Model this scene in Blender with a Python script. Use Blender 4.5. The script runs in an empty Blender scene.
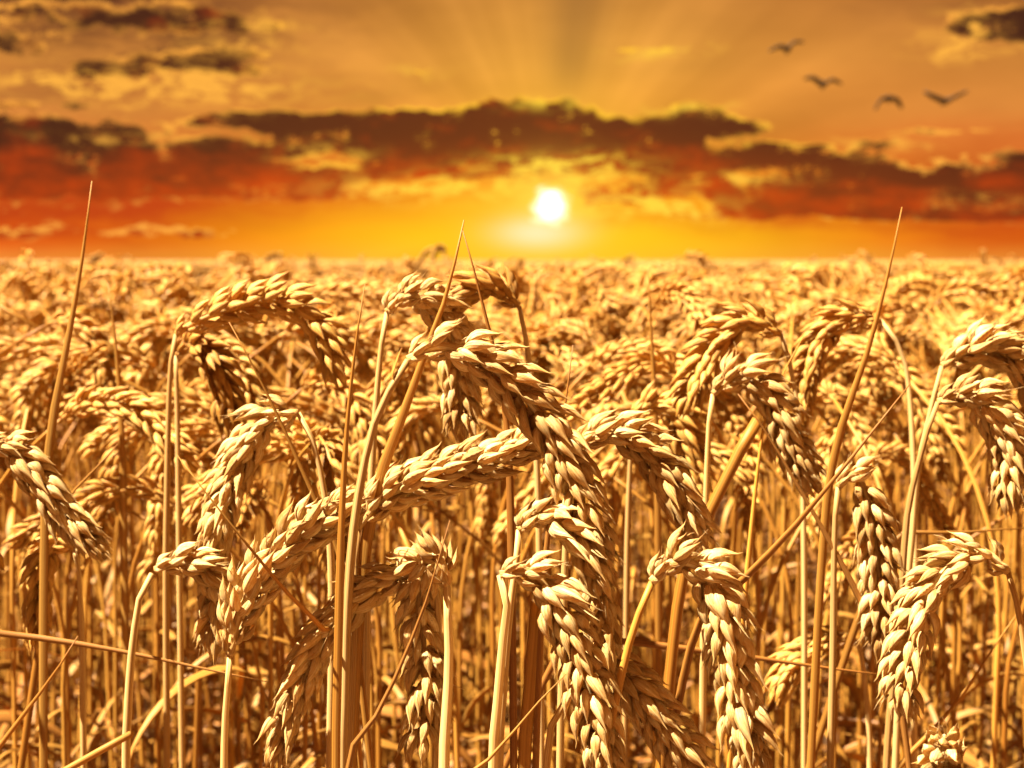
import bpy, math, random
import numpy as np
from mathutils import Vector

SC = bpy.context.scene
COL = SC.collection
rng = np.random.default_rng(11)
random.seed(11)
R = math.radians

# ------------------------------------------------------------------ camera
W, H = 1024, 768
FPX = 1564.0                       # focal length in pixels (55 mm on 36 mm)
CAMH = 0.86                        # camera just above the ears
PITCH = math.atan((384 - 260) / FPX)
FOCUS = 0.53
cam_d = bpy.data.cameras.new('camera')
cam = bpy.data.objects.new('camera', cam_d)
COL.objects.link(cam)
cam_d.sensor_width = 36.0
cam_d.lens = 36.0 * FPX / W
cam_d.clip_start = 0.02
cam_d.clip_end = 8000
cam.location = (0, 0, CAMH)
cam.rotation_euler = (math.pi / 2 - PITCH, 0, 0)
cam_d.dof.use_dof = True
cam_d.dof.focus_distance = FOCUS
BLUR_INF = 8.5                     # blur disc of the far distance, pixels
cam_d.dof.aperture_fstop = (cam_d.lens / 1000) / (BLUR_INF * FOCUS / FPX)
SC.camera = cam

CP, SP = math.cos(PITCH), math.sin(PITCH)


def ray(px, py):
    a, b = (px - W / 2) / FPX, -(py - H / 2) / FPX
    return np.array([a, CP + b * SP, -SP + b * CP])


def at(px, py, Y):
    d = ray(px, py)
    return np.array([0, 0, CAMH]) + d * (Y / d[1])


def sky_xy(px, py):                # pixel -> azimuth / elevation, in hundreds of pixels
    d = ray(px, py)
    d = d / np.linalg.norm(d)
    return math.atan2(d[0], d[1]) * FPX / 100, math.asin(d[2]) * FPX / 100


# ------------------------------------------------------------------ exposure, sun
SC.view_settings.view_transform = 'Standard'
SC.view_settings.look = 'None'
SC.view_settings.gamma = 1
SC.view_settings.use_curve_mapping = False
EXPO = 2.4
SC.view_settings.exposure = EXPO
SC.cycles.max_bounces = 6
SC.cycles.diffuse_bounces = 2
SC.cycles.glossy_bounces = 2
SC.cycles.transmission_bounces = 4

sun_dir = Vector((-0.58, -0.17, 1.0)).normalized()       # towards the sun
sd = bpy.data.lights.new('sun', 'SUN')
sd.energy = 4.8
sd.angle = R(0.5)
sd.color = (1.0, 0.87, 0.64)
so = bpy.data.objects.new('sun', sd)
COL.objects.link(so)
so.rotation_euler = sun_dir.to_track_quat('Z', 'Y').to_euler()


def lin(r, g, b):
    def f(c):
        c /= 255.0
        return c / 12.92 if c <= 0.04045 else ((c + 0.055) / 1.055) ** 2.4
    return (f(r), f(g), f(b), 1.0)


# ------------------------------------------------------------------ node helpers
class NT:
    def __init__(self, nt):
        self.nt = nt

    def new(self, t, **kw):
        n = self.nt.nodes.new(t)
        for k, v in kw.items():
            setattr(n, k, v)
        return n

    def put(self, sock, v):
        if isinstance(v, bpy.types.NodeSocket):
            self.nt.links.new(v, sock)
        elif v is not None:
            sock.default_value = v

    def m(self, op, a, b=None, c=None, clamp=False):
        n = self.new('ShaderNodeMath', operation=op, use_clamp=clamp)
        for s, v in zip(n.inputs, (a, b, c)):
            self.put(s, v)
        return n.outputs[0]

    def v(self, op, a, b=None, c=None):
        n = self.new('ShaderNodeVectorMath', operation=op)
        for s, v in zip(n.inputs, (a, b, c)):
            self.put(s, v)
        return n.outputs['Value'] if op in ('DOT_PRODUCT', 'LENGTH') else n.outputs['Vector']

    def mix(self, f, a, b, blend='MIX'):
        n = self.new('ShaderNodeMix', data_type='RGBA', blend_type=blend)
        n.clamp_factor = True
        self.put(n.inputs[0], f)
        self.put(n.inputs[6], a)
        self.put(n.inputs[7], b)
        return n.outputs[2]

    def ss(self, x, lo, hi, a=0.0, b=1.0):
        n = self.new('ShaderNodeMapRange', interpolation_type='SMOOTHSTEP')
        for s, v in zip(n.inputs, (x, lo, hi, a, b)):
            self.put(s, v)
        return n.outputs[0]

    def noise(self, vec, scale, detail=4, rough=0.5, color=False):
        n = self.new('ShaderNodeTexNoise')
        self.put(n.inputs['Vector'], vec)
        n.inputs['Scale'].default_value = scale
        n.inputs['Detail'].default_value = detail
        n.inputs['Roughness'].default_value = rough
        return n.outputs['Color' if color else 'Fac']

    def ramp(self, x, stops):
        n = self.new('ShaderNodeValToRGB')
        e = n.color_ramp.elements
        while len(e) < len(stops):
            e.new(0.5)
        for k, (p, c) in enumerate(stops):
            e[k].position = p
            e[k].color = c
        self.put(n.inputs[0], x)
        return n.outputs[0]

    def gauss(self, p, cx, cy, rx, ry):
        q = self.v('MULTIPLY_ADD', p, (1 / rx, 1 / ry, 0), (-cx / rx, -cy / ry, 0))
        return self.m('POWER', 0.36788, self.v('DOT_PRODUCT', q, q))


# ------------------------------------------------------------------ sky (world)
world = bpy.data.worlds.new('World')
SC.world = world
world.use_nodes = True
wt = world.node_tree
wt.nodes.clear()
S = NT(wt)

# cloud blobs: photo pixel centre, radii, amount
BLOBS = [
    # left bank
    (25, 150, 120, 26, 1.0), (110, 158, 95, 21, .9), (200, 172, 110, 17, .85), (-80, 165, 160, 44, .9),
    (60, 188, 150, 13, .8), (0, 128, 40, 10, .6), (8, 233, 40, 7, .62), (165, 231, 80, 7, .62), (320, 196, 90, 7, .5),
    # middle bank
    (300, 120, 85, 9, 1.0), (235, 122, 50, 5, .8), (400, 124, 110, 14, 1.05), (510, 121, 80, 17, 1.05), (555, 110, 36, 13, .8),
    (420, 150, 130, 15, .95), (300, 178, 150, 11, .75), (500, 150, 110, 16, .9), (620, 135, 75, 17, 1.0),
    (690, 116, 38, 12, .85), (738, 128, 34, 8, .95), (620, 160, 100, 12, .9), (480, 172, 120, 8, .75), (240, 145, 70, 8, .65),
    # right bank
    (710, 160, 80, 11, .95), (790, 158, 60, 6, .75), (792, 145, 36, 4, .85), (720, 185, 120, 11, .9),
    (830, 192, 110, 14, .95), (930, 182, 90, 12, .95), (1015, 176, 80, 20, 1.1), (800, 212, 150, 9, .85),
    (950, 208, 110, 10, .85), (1090, 190, 90, 40, 1.0), (605, 200, 60, 11, .75), (880, 145, 50, 9, .55), (850, 165, 60, 8, .6),
    # scattered above
    (60, 16, 130, 17, .62), (190, 12, 80, 15, .6), (20, 46, 36, 11, .74), (105, 71, 46, 10, .80), (205, 56, 66, 13, .78),
    (250, 70, 40, 6, .6), (1008, 25, 52, 15, 1.5), (250, 28, 60, 5, .42), (170, 62, 50, 8, .6), (40, 105, 70, 5, .45),
    (660, 50, 60, 4, .40), (420, 72, 30, 5, .42), (1000, -50, 200, 26, .5), (400, -70, 300, 30, .5), (935, 130, 60, 4, .42),
    # holes
    (565, 166, 60, 8, -.6), (330, 160, 34, 6, -.5), (655, 207, 46, 8, -.35), (551, 205, 34, 22, -.5),
    (445, 188, 90, 8, -.35), (740, 179, 40, 4, -.4), (960, 165, 60, 4, -.25), (150, 140, 60, 4, -.2),
]
RED_VEIL = [(10, 212, 150, 18, .9), (0, 236, 120, 8, .6), (40, 200, 190, 20, .95), (260, 188, 170, 13, .8), (430, 168, 150, 12, .6), (860, 214, 230, 13, .8), (1000, 235, 120, 12, .5),
            (640, 180, 110, 14, .6), (1000, 130, 120, 16, .3)]
BROWN_VEIL = [(80, 0, 200, 40, 1.1), (200, 50, 90, 20, .55), (20, 95, 120, 24, .35), (1010, 0, 160, 22, .4), (330, 90, 110, 16, .22)]
GOLD = [(165, 84, 110, 17, 1.7), (70, 78, 60, 7, 1.0), (240, 45, 50, 7, .8), (240, 27, 55, 6, .9), (560, 166, 70, 11, 1.4), (330, 157, 34, 8, .9), (655, 207, 60, 12, 1.4), (430, 189, 90, 11, 1.3),
        (665, 51, 45, 5, .75), (740, 181, 45, 6, .9), (958, 34, 24, 18, 1.5), (985, 50, 50, 7, .8), (882, 141, 38, 8, .75), (545, 104, 30, 6, .8), (690, 108, 34, 5, .8),
        (60, 88, 50, 6, .6), (420, 71, 24, 5, .6), (110, 138, 60, 5, .7), (990, 198, 40, 7, .5), (590, 186, 50, 8, .9)]
cg = bpy.data.node_groups.new('cloud_density', 'ShaderNodeTree')
cg.interface.new_socket('P', in_out='INPUT', socket_type='NodeSocketVector')
cg.interface.new_socket('D', in_out='OUTPUT', socket_type='NodeSocketFloat')
G = NT(cg)
gi, go = G.new('NodeGroupInput'), G.new('NodeGroupOutput')
p0 = gi.outputs[0]
wn = G.noise(p0, 1.5, 3, 0.55, True)
wn = G.v('SUBTRACT', wn, (.5, .5, .5))
pw = G.v('MULTIPLY_ADD', wn, (.55, .20, 0), p0)
acc = None
for (cx, cy, rx, ry, am) in BLOBS:
    x, y = sky_xy(cx, cy)
    g = G.gauss(pw, x, y, rx / 100, ry / 100)
    acc = G.m('MULTIPLY_ADD', g, am, acc if acc is not None else 0.0)
pn = G.v('MULTIPLY', pw, (1.0, 2.0, 1))
f1 = G.m('SUBTRACT', G.noise(pn, 2.3, 10, 0.68), 0.5)
f2 = G.m('SUBTRACT', G.noise(G.v('MULTIPLY_ADD', p0, (1.0, 1.7, 1), (7.3, 3.1, 0)), 5.5, 6, 0.62), 0.5)
acc = G.ss(acc, 0.05, 0.95, 0.0, 0.92)
bank = G.m('MULTIPLY_ADD', G.m('MINIMUM', acc, 0.40), 3.6, 0.40)
acc = G.m('MULTIPLY_ADD', f1, G.m('MULTIPLY', bank, 1.75), acc)
acc = G.m('MULTIPLY_ADD', f2, G.m('MULTIPLY', bank, 0.85), acc)
G.put(go.inputs[0], acc)

tc = S.new('ShaderNodeTexCoord')
d = S.v('NORMALIZE', tc.outputs['Generated'])
sep = S.new('ShaderNodeSeparateXYZ')
S.put(sep.inputs[0], d)
az = S.m('MULTIPLY', S.m('ARCTAN2', sep.outputs[0], sep.outputs[1]), FPX / 100)
el = S.m('MULTIPLY', S.m('ARCSINE', sep.outputs[2]), FPX / 100)
cmb = S.new('ShaderNodeCombineXYZ')
S.put(cmb.inputs[0], az)
S.put(cmb.inputs[1], el)
P = cmb.outputs[0]
sx, sy = sky_xy(551, 207)

# clear air: warm vertical gradient, redder away from the sun
elf = S.m('DIVIDE', el, 10.0, clamp=True)
mid = S.ramp(elf, [(0.0, lin(244, 186, 76)), (0.025, lin(254, 190, 36)), (0.075, lin(246, 160, 40)),
                   (0.125, lin(230, 160, 68)), (0.19, lin(220, 160, 78)), (0.28, lin(198, 140, 72)), (1.0, lin(120, 84, 50))])
side = S.ramp(elf, [(0.0, lin(226, 140, 62)), (0.018, lin(216, 92, 28)), (0.055, lin(184, 64, 24)), (0.09, lin(190, 90, 40)),
                    (0.14, lin(208, 136, 68)), (0.20, lin(202, 136, 66)), (0.28, lin(160, 98, 50)), (1.0, lin(120, 80, 48))])
fx = S.m('POWER', 0.36788, S.m('POWER', S.m('ABSOLUTE', S.m('DIVIDE', S.m('SUBTRACT', az, sx), 2.7)), 1.8))
sky = S.mix(fx, side, mid)
# soft large variation of the upper air
nv = S.noise(S.v('MULTIPLY', P, (.45, 1.3, 1)), 1.0, 4, 0.5)
sky = S.mix(1.0, sky, S.ramp(nv, [(0.25, (.84, .77, .68, 1)), (0.7, (1.22, 1.16, 1.04, 1))]), 'MULTIPLY')
# crepuscular rays fanning from the sun
rel = S.v('SUBTRACT', P, (sx, sy, 0))
rs = S.new('ShaderNodeSeparateXYZ')
S.put(rs.inputs[0], rel)
ang = S.m('ARCTAN2', rs.outputs[0], rs.outputs[1])
rad = S.v('LENGTH', rel)
an = S.new('ShaderNodeCombineXYZ')
S.put(an.inputs[0], ang)
rn = S.noise(an.outputs[0], 2.6, 3, 0.5)
rfall = S.m('MULTIPLY', S.ss(rad, 0.8, 1.5), S.ss(rad, 2.2, 5.5, 1.0, 0.0))
rcol = S.ramp(rn, [(0.36, (.72, .63, .58, 1)), (0.64, (1.14, 1.10, 1.10, 1))])
sky = S.mix(S.m('MULTIPLY', rfall, .75), sky, S.mix(1.0, sky, rcol, 'MULTIPLY'))
shaft = S.m('POWER', 0.36788, S.m('POWER', S.m('DIVIDE', S.m('SUBTRACT', ang, .13), .17), 2.0))
shaft = S.m('MULTIPLY', shaft, S.m('MULTIPLY', S.ss(rad, .9, 1.5), S.ss(rad, 2.0, 4.0, 1.0, 0.0)))
sky = S.mix(S.m('MULTIPLY', shaft, .62), sky, lin(138, 92, 56))
# glow around the sun
gl = S.m('POWER', 0.36788, S.m('DIVIDE', rad, 0.78))
sky = S.mix(S.m('MULTIPLY', gl, 1.1, clamp=True), sky, lin(255, 204, 60))
low = S.gauss(P, sx, 0.18, 2.6, 0.36)
sky = S.mix(S.m('MULTIPLY', low, .75), sky, lin(255, 204, 30))


def dens(p):
    n = S.new('ShaderNodeGroup')
    n.node_tree = cg
    S.put(n.inputs[0], p)
    return n.outputs[0]


def veil(lst, p):
    a_ = None
    for (cx, cy, rx, ry, am) in lst:
        x_, y_ = sky_xy(cx, cy)
        a_ = S.m('MULTIPLY_ADD', S.gauss(p, x_, y_, rx / 100, ry / 100), am, a_ if a_ is not None else 0.0)
    return a_


vw = S.v('SUBTRACT', S.noise(P, 1.3, 4, .6, True), (.5, .5, .5))
Pv = S.v('MULTIPLY_ADD', vw, (1.1, .30, 0), P)
vn = S.noise(S.v('MULTIPLY', Pv, (.5, 2.6, 1)), 2.4, 7, .62)
vmod = S.ss(vn, .34, .60, .30, 1.0)
sky = S.mix(S.m('MULTIPLY', veil(BROWN_VEIL, Pv), vmod, clamp=True), sky, lin(104, 58, 38))
sky = S.mix(S.m('MULTIPLY', veil(RED_VEIL, Pv), vmod, clamp=True), sky, lin(190, 70, 26))
D1 = dens(P)
tosun = S.v('NORMALIZE', rel)
D2 = dens(S.v('MULTIPLY_ADD', tosun, (-.10, -.10, 0), P))
D3 = dens(S.v('ADD', P, (0, .06, 0)))
near = S.m('POWER', 0.36788, S.m('DIVIDE', rad, 2.8))
lit = S.m('MULTIPLY', S.m('SUBTRACT', D1, D2), 1.6)
top = S.m('MULTIPLY', S.m('SUBTRACT', D1, D3), 2.6)
rim = S.m('ADD', S.m('MAXIMUM', lit, 0.0), S.m('MAXIMUM', top, 0.0))
brk = S.ss(S.noise(S.v('MULTIPLY', P, (1.0, 1.4, 1)), 1.3, 3, .6), .40, .60, .15, 1.25)
rim = S.m('MULTIPLY', rim, brk)
nz = S.noise(S.v('MULTIPLY', P, (1, 2.4, 1)), 1.8, 7, 0.62)
# cloud body: dark brown above, red-orange below, and where the layer is thin
yred = S.ss(el, 0.50, 1.30, 1.0, 0.0)
redf = S.m('ADD', S.m('MULTIPLY_ADD', yred, .85, -.10), S.m('MULTIPLY', S.m('SUBTRACT', nz, .5), 2.6))
redf = S.m('SUBTRACT', redf, S.m('MULTIPLY', S.ss(az, 1.2, 3.0), .42))
redf = S.m('ADD', redf, S.m('MULTIPLY', S.ss(D1, .80, .45), .15), clamp=True)
body = S.mix(redf, lin(62, 33, 27), lin(186, 64, 22))
body = S.mix(S.m('MULTIPLY', near, S.m('MULTIPLY_ADD', yred, .45, .10)), body, lin(236, 98, 18))
fringe = S.mix(S.ss(rad, 0.5, 4.5), lin(255, 200, 58), lin(248, 170, 72))
f_fr = S.m('MULTIPLY', S.ss(D1, .20, .42), S.m('MULTIPLY_ADD', rim, 1.1, .10, clamp=True))
sky = S.mix(f_fr, sky, fringe)
bodyc = S.mix(S.m('MULTIPLY', S.m('MULTIPLY', rim, .95), S.ss(D1, .90, .40), clamp=True), body, fringe)
sky = S.mix(S.ss(D1, .36, .54), sky, bodyc)
gn = S.noise(S.v('MULTIPLY', Pv, (1.0, 2.2, 1)), 4.2, 8, .68)
gold = S.m('MULTIPLY', veil(GOLD, Pv), S.ss(gn, .45, .57), clamp=True)
sky = S.mix(S.m('MULTIPLY', gold, .9), sky, S.mix(S.ss(rad, .6, 3.5), lin(255, 218, 72), lin(252, 182, 74)))
# sun disc seen through the low clouds
disc = S.ss(S.m('MULTIPLY_ADD', S.m('SUBTRACT', gn, .5), .34, rad), 0.03, 0.235, 1.0, 0.0)
halo = S.m('POWER', 0.36788, S.m('POWER', S.m('DIVIDE', rad, 0.30), 1.5))
sky = S.mix(S.m('MULTIPLY', halo, .85), sky, lin(255, 224, 90))
smx, smy = sky_xy(537, 233)
smear = S.gauss(P, smx, smy, .40, .15)
sky = S.mix(S.m('MULTIPLY', smear, .85), sky, lin(255, 238, 190))
sky = S.mix(disc, sky, (2.2, 2.1, 1.7, 1))
gm = S.new('ShaderNodeGamma')
S.put(gm.inputs[0], sky)
gm.inputs[1].default_value = 1.08
sky = S.mix(1.0, gm.outputs[0], (1.05, 1.05, 1.05, 1), 'MULTIPLY')
# Nishita dusk underneath, warm-filtered, and the haze below the horizon
nis = S.new('ShaderNodeTexSky', sky_type='NISHITA')
nis.sun_disc = False
nis.sun_elevation = R(2.0)
nis.sun_rotation = R(0.0)
nsc = S.mix(1.0, nis.outputs[0], (.0030, .0020, .0008, 1), 'MULTIPLY')
sky = S.mix(1.0, sky, nsc, 'ADD')
sky = S.mix(S.ss(el, -.25, 0.0, 1.0, 0.0), sky, lin(170, 110, 50))
bg = S.new('ShaderNodeBackground')
S.put(bg.inputs[0], sky)
bg.inputs[1].default_value = 2 ** -EXPO
wo = S.new('ShaderNodeOutputWorld')
wt.links.new(bg.outputs[0], wo.inputs[0])
world.cycles.sampling_method = 'MANUAL'
world.cycles.sample_map_resolution = 1024

# ------------------------------------------------------------------ materials


def straw_mat(name, c_lo, c_hi, c_tip, streak=26.0, trans=0.25, rough=0.5, bump=0.25, spots=0.0):
    """dry plant tissue: streaks along its length, browner tips, a little light passing through"""
    m = bpy.data.materials.new(name)
    m.use_nodes = True
    nt = m.node_tree
    nt.nodes.clear()
    N = NT(nt)
    a = N.new('ShaderNodeAttribute', attribute_name='huv')
    sep = N.new('ShaderNodeSeparateXYZ')
    N.put(sep.inputs[0], a.outputs['Vector'])
    oi = N.new('ShaderNodeObjectInfo')
    st = N.noise(N.v('MULTIPLY', a.outputs['Vector'], (1.0, .06, 3.0)), streak, 3, .6)
    blot = N.noise(N.v('MULTIPLY', a.outputs['Vector'], (1.0, 1.0, 9.0)), 2.6, 4, .6)
    f = N.m('ADD', N.m('MULTIPLY', st, .55), N.m('MULTIPLY', blot, .45))
    f = N.ss(f, .34, .66)
    col = N.mix(f, c_lo, c_hi)
    # every husk its own tone
    hue = N.m('FRACT', N.m('MULTIPLY', sep.outputs[2], 7.31))
    col = N.mix(1.0, col, N.ramp(hue, [(0, (.78, .74, .68, 1)), (.5, (1, 1, 1, 1)), (1, (1.12, 1.1, 1.06, 1))]), 'MULTIPLY')
    col = N.mix(1.0, col, N.ramp(oi.outputs['Random'], [(0, (.74, .66, .55, 1)), (.35, (.95, .90, .80, 1)), (.7, (1.04, 1.05, 1.05, 1)), (1, (1.10, 1.14, 1.20, 1))]), 'MULTIPLY')
    col = N.mix(N.m('MULTIPLY', N.ss(sep.outputs[1], .72, 1.0), .7), col, c_tip)
    if spots:
        sp = N.noise(N.v('MULTIPLY', a.outputs['Vector'], (1.0, 2.0, 7.0)), 7.0, 2, .5)
        col = N.mix(N.m('MULTIPLY', N.ss(sp, .62, .72), spots), col, (.13, .06, .02, 1))
    bs = N.new('ShaderNodeBsdfPrincipled')
    N.put(bs.inputs['Base Color'], col)
    bs.inputs['Roughness'].default_value = rough
    bs.inputs['Specular IOR Level'].default_value = 0.35
    tr = N.new('ShaderNodeBsdfTranslucent')
    N.put(tr.inputs[0], N.mix(1.0, col, (1.0, .78, .45, 1), 'MULTIPLY'))
    ms = N.new('ShaderNodeMixShader')
    ms.inputs[0].default_value = trans
    nt.links.new(bs.outputs[0], ms.inputs[1])
    nt.links.new(tr.outputs[0], ms.inputs[2])
    if bump:
        b = N.new('ShaderNodeBump')
        b.inputs['Strength'].default_value = bump
        b.inputs['Distance'].default_value = 0.0006
        N.put(b.inputs['Height'], st)
        nt.links.new(b.outputs[0], bs.inputs['Normal'])
    o = N.new('ShaderNodeOutputMaterial')
    nt.links.new(ms.outputs[0], o.inputs[0])
    return m


M_HUSK = straw_mat('husk', (.48, .20, .024, 1), (.82, .54, .155, 1), (.54, .25, .036, 1), streak=10, spots=.35, bump=.8)
M_PALE = straw_mat('bleached_husk', (.60, .31, .07, 1), (.88, .70, .36, 1), (.62, .36, .10, 1), streak=11, spots=.4, bump=1.0, rough=.62)
M_PSTEM = straw_mat('bleached_stem', (.46, .24, .06, 1), (.80, .60, .29, 1), (.54, .33, .10, 1), streak=9, trans=.12, spots=.4, rough=.6)
M_STEM = straw_mat('stem_straw', (.32, .118, .011, 1), (.68, .37, .068, 1), (.42, .18, .022, 1), streak=9, trans=.12, spots=.35)
M_LEAF = straw_mat('dry_leaf', (.34, .15, .022, 1), (.60, .34, .075, 1), (.40, .19, .04, 1), streak=12, trans=.35)
M_BROWN = straw_mat('brown_straw', (.20, .075, .012, 1), (.44, .20, .042, 1), (.30, .13, .024, 1), streak=12, trans=.15, spots=.3)
M_FAR = straw_mat('far_husk', (.44, .195, .027, 1), (.74, .44, .105, 1), (.54, .27, .045, 1), trans=.22, bump=0)

M_DIST_SHADED = straw_mat('distant_ear_shaded', (.30, .135, .020, 1), (.50, .29, .07, 1), (.38, .19, .035, 1), trans=.2, bump=0)  # darker straw: self-shading the simple far ears lack, put into the colour
M_SOIL = bpy.data.materials.new('soil')
M_SOIL.use_nodes = True
N = NT(M_SOIL.node_tree)
bs = M_SOIL.node_tree.nodes['Principled BSDF']
tcn = N.new('ShaderNodeTexCoord')
N.put(bs.inputs['Base Color'], N.ramp(N.noise(tcn.outputs['Object'], 22, 6, .65), [(.3, (.05, .022, .008, 1)), (.7, (.17, .085, .03, 1))]))
bs.inputs['Roughness'].default_value = .95

M_CANOPY = bpy.data.materials.new('far_crop_shaded')
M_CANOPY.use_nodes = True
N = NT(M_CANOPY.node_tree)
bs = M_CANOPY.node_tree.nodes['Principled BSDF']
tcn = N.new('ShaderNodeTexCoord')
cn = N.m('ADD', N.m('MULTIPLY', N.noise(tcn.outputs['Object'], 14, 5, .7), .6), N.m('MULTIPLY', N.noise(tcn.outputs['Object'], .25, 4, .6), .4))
N.put(bs.inputs['Base Color'], N.ramp(cn, [(.36, (.10, .048, .011, 1)), (.62, (.22, .115, .028, 1))]))  # base colour darkened to carry the crop's self-shadowing on a plain sheet
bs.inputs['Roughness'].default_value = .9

M_BIRD = bpy.data.materials.new('bird_plumage')
M_BIRD.use_nodes = True
N = NT(M_BIRD.node_tree)
bs = M_BIRD.node_tree.nodes['Principled BSDF']
tcn = N.new('ShaderNodeTexCoord')
N.put(bs.inputs['Base Color'], N.ramp(N.noise(tcn.outputs['Object'], 6, 4, .6), [(.35, (.020, .012, .008, 1)), (.7, (.055, .032, .018, 1))]))
bs.inputs['Roughness'].default_value = .85

# ------------------------------------------------------------------ mesh builder


class MB:
    def __init__(self):
        self.v, self.q, self.t, self.h = [], [], [], []
        self.qm, self.tm = [], []
        self.n = 0

    def add(self, v, q, t, h, mi=0):
        v = np.asarray(v, float)
        self.v.append(v)
        self.h.append(np.asarray(h, float))
        if len(q):
            self.q.append(np.asarray(q, np.int64) + self.n)
            self.qm.append(np.full(len(q), mi, np.int32))
        if len(t):
            self.t.append(np.asarray(t, np.int64) + self.n)
            self.tm.append(np.full(len(t), mi, np.int32))
        self.n += len(v)

    def arrays(self):
        v = np.concatenate(self.v)
        h = np.concatenate(self.h)
        q = np.concatenate(self.q) if self.q else np.zeros((0, 4), np.int64)
        t = np.concatenate(self.t) if self.t else np.zeros((0, 3), np.int64)
        qm = np.concatenate(self.qm) if self.qm else np.zeros(0, np.int32)
        tm = np.concatenate(self.tm) if self.tm else np.zeros(0, np.int32)
        return v, q, t, h, qm, tm

    def mesh(self, name, mats, origin=(0, 0, 0), smooth=True):
        v, q, t, h, qm, tm = self.arrays()
        v = v - np.asarray(origin)
        me = bpy.data.meshes.new(name)
        me.vertices.add(len(v))
        me.vertices.foreach_set('co', v.astype(np.float32).ravel())
        nl = q.size + t.size
        me.loops.add(nl)
        me.loops.foreach_set('vertex_index', np.concatenate([q.ravel(), t.ravel()]).astype(np.int32))
        npoly = len(q) + len(t)
        me.polygons.add(npoly)
        ls = np.concatenate([np.arange(len(q)) * 4, len(q) * 4 + np.arange(len(t)) * 3]).astype(np.int32)
        me.polygons.foreach_set('loop_start', ls)
        me.polygons.foreach_set('material_index', np.concatenate([qm, tm]).astype(np.int32))
        me.polygons.foreach_set('use_smooth', np.full(npoly, smooth))
        a = me.attributes.new('huv', 'FLOAT_VECTOR', 'POINT')
        a.data.foreach_set('vector', h.astype(np.float32).ravel())
        for m in mats:
            me.materials.append(m)
        me.update(calc_edges=True)
        return me

    def build(self, name, mats, parent=None, origin=(0, 0, 0), loc=None):
        o = bpy.data.objects.new(name, self.mesh(name, mats if isinstance(mats, list) else [mats], origin))
        COL.objects.link(o)
        o.parent = parent
        if loc is not None:
            o.location = loc
        return o


def ring_faces(nr, ns, base=0):
    i = np.arange(nr - 1)[:, None] * ns
    j = np.arange(ns)[None, :]
    j2 = (j + 1) % ns
    return (np.stack([i + j, i + j2, i + ns + j2, i + ns + j], -1).reshape(-1, 4) + base)


def husk_template(lod):
    if lod == 0:
        ts = [0, .08, .22, .38, .54, .68, .80, .90, 1.00, 1.16]
        rs = [.30, .62, .92, 1, .90, .70, .46, .26, .12, .02]
        ns = 16
    elif lod == 1:
        ts = [0, .2, .45, .7, .9, 1.1]
        rs = [.35, .85, 1, .8, .4, .03]
        ns = 7
    elif lod == 2:
        ts = [0, .3, .65, 1.05]
        rs = [.35, 1, .85, .05]
        ns = 4
    V, Hh = [], []
    for t, r in zip(ts, rs):
        for k in range(ns):
            a = 2 * math.pi * k / ns
            c, s = math.cos(a), math.sin(a)
            rg = 1.0 + (.085 * math.cos(7 * a - 1.57 * 7) * min(1, 4 * t) * (1 if s > -.2 else 0) if lod == 0 else 0)
            r_ = r * rg
            x = c * r_
            y = (s * (.88 + .42 * max(0, s) ** 8) if s > 0 else s * .40) * r_
            y += .55 * math.sin(math.pi * min(t, 1)) + .35 * max(0, t - .8)      # belly out, beak back out
            V.append((x, y, t))
            Hh.append((math.cos(a) * .5 * max(r, .3) + (.0 if s > 0 else 1.3), t, 0))
    q = ring_faces(len(ts), ns)
    return np.array(V), q, np.array(Hh)


HUSK = {k: husk_template(k) for k in (0, 1, 2)}


def unit(v):
    v = np.asarray(v, float)
    return v / (np.linalg.norm(v) + 1e-12)


def add_husk(mb, lod, base, axis, out, L, Wd, Th, rnd, mi=0):
    V, q, Hh = HUSK[lod]
    z = unit(axis)
    y = unit(out - z * np.dot(out, z))
    x = np.cross(y, z)
    P_ = base + V[:, :1] * (Wd / 2) * x + V[:, 1:2] * (Th / 2) * y + V[:, 2:3] * L * z
    h = Hh.copy()
    h[:, 2] = rnd
    h[:, 0] += rnd * 5
    mb.add(P_, q, [], h, mi)


def smooth_path(pts, n):
    """Catmull-Rom through points, resampled evenly to n points"""
    p = np.asarray(pts, float)
    if len(p) < 3:
        s = np.linspace(0, 1, n)[:, None]
        return p[0] * (1 - s) + p[-1] * s
    e = np.vstack([2 * p[0] - p[1], p, 2 * p[-1] - p[-2]])
    out = []
    for i in range(len(p) - 1):
        a, b, c, d_ = e[i], e[i + 1], e[i + 2], e[i + 3]
        for t in np.linspace(0, 1, 14, endpoint=False):
            out.append(.5 * ((2 * b) + (-a + c) * t + (2 * a - 5 * b + 4 * c - d_) * t * t + (-a + 3 * b - 3 * c + d_) * t ** 3))
    out.append(p[-1])
    out = np.array(out)
    s = np.concatenate([[0], np.cumsum(np.linalg.norm(np.diff(out, axis=0), axis=1))])
    u = np.linspace(0, s[-1], n)
    return np.stack([np.interp(u, s, out[:, k]) for k in range(3)], 1)


def frames(path, side0, twist=0.0):
    """tangents and rotation-minimising side vectors"""
    T = np.gradient(path, axis=0)
    T /= np.linalg.norm(T, axis=1)[:, None] + 1e-12
    S_ = np.zeros_like(T)
    s = unit(side0 - T[0] * np.dot(side0, T[0]))
    for i in range(len(path)):
        s = unit(s - T[i] * np.dot(s, T[i]))
        S_[i] = s
    if twist:
        for i in range(len(path)):
            a = twist * i / (len(path) - 1)
            S_[i] = S_[i] * math.cos(a) + np.cross(T[i], S_[i]) * math.sin(a)
    return T, S_


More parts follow.
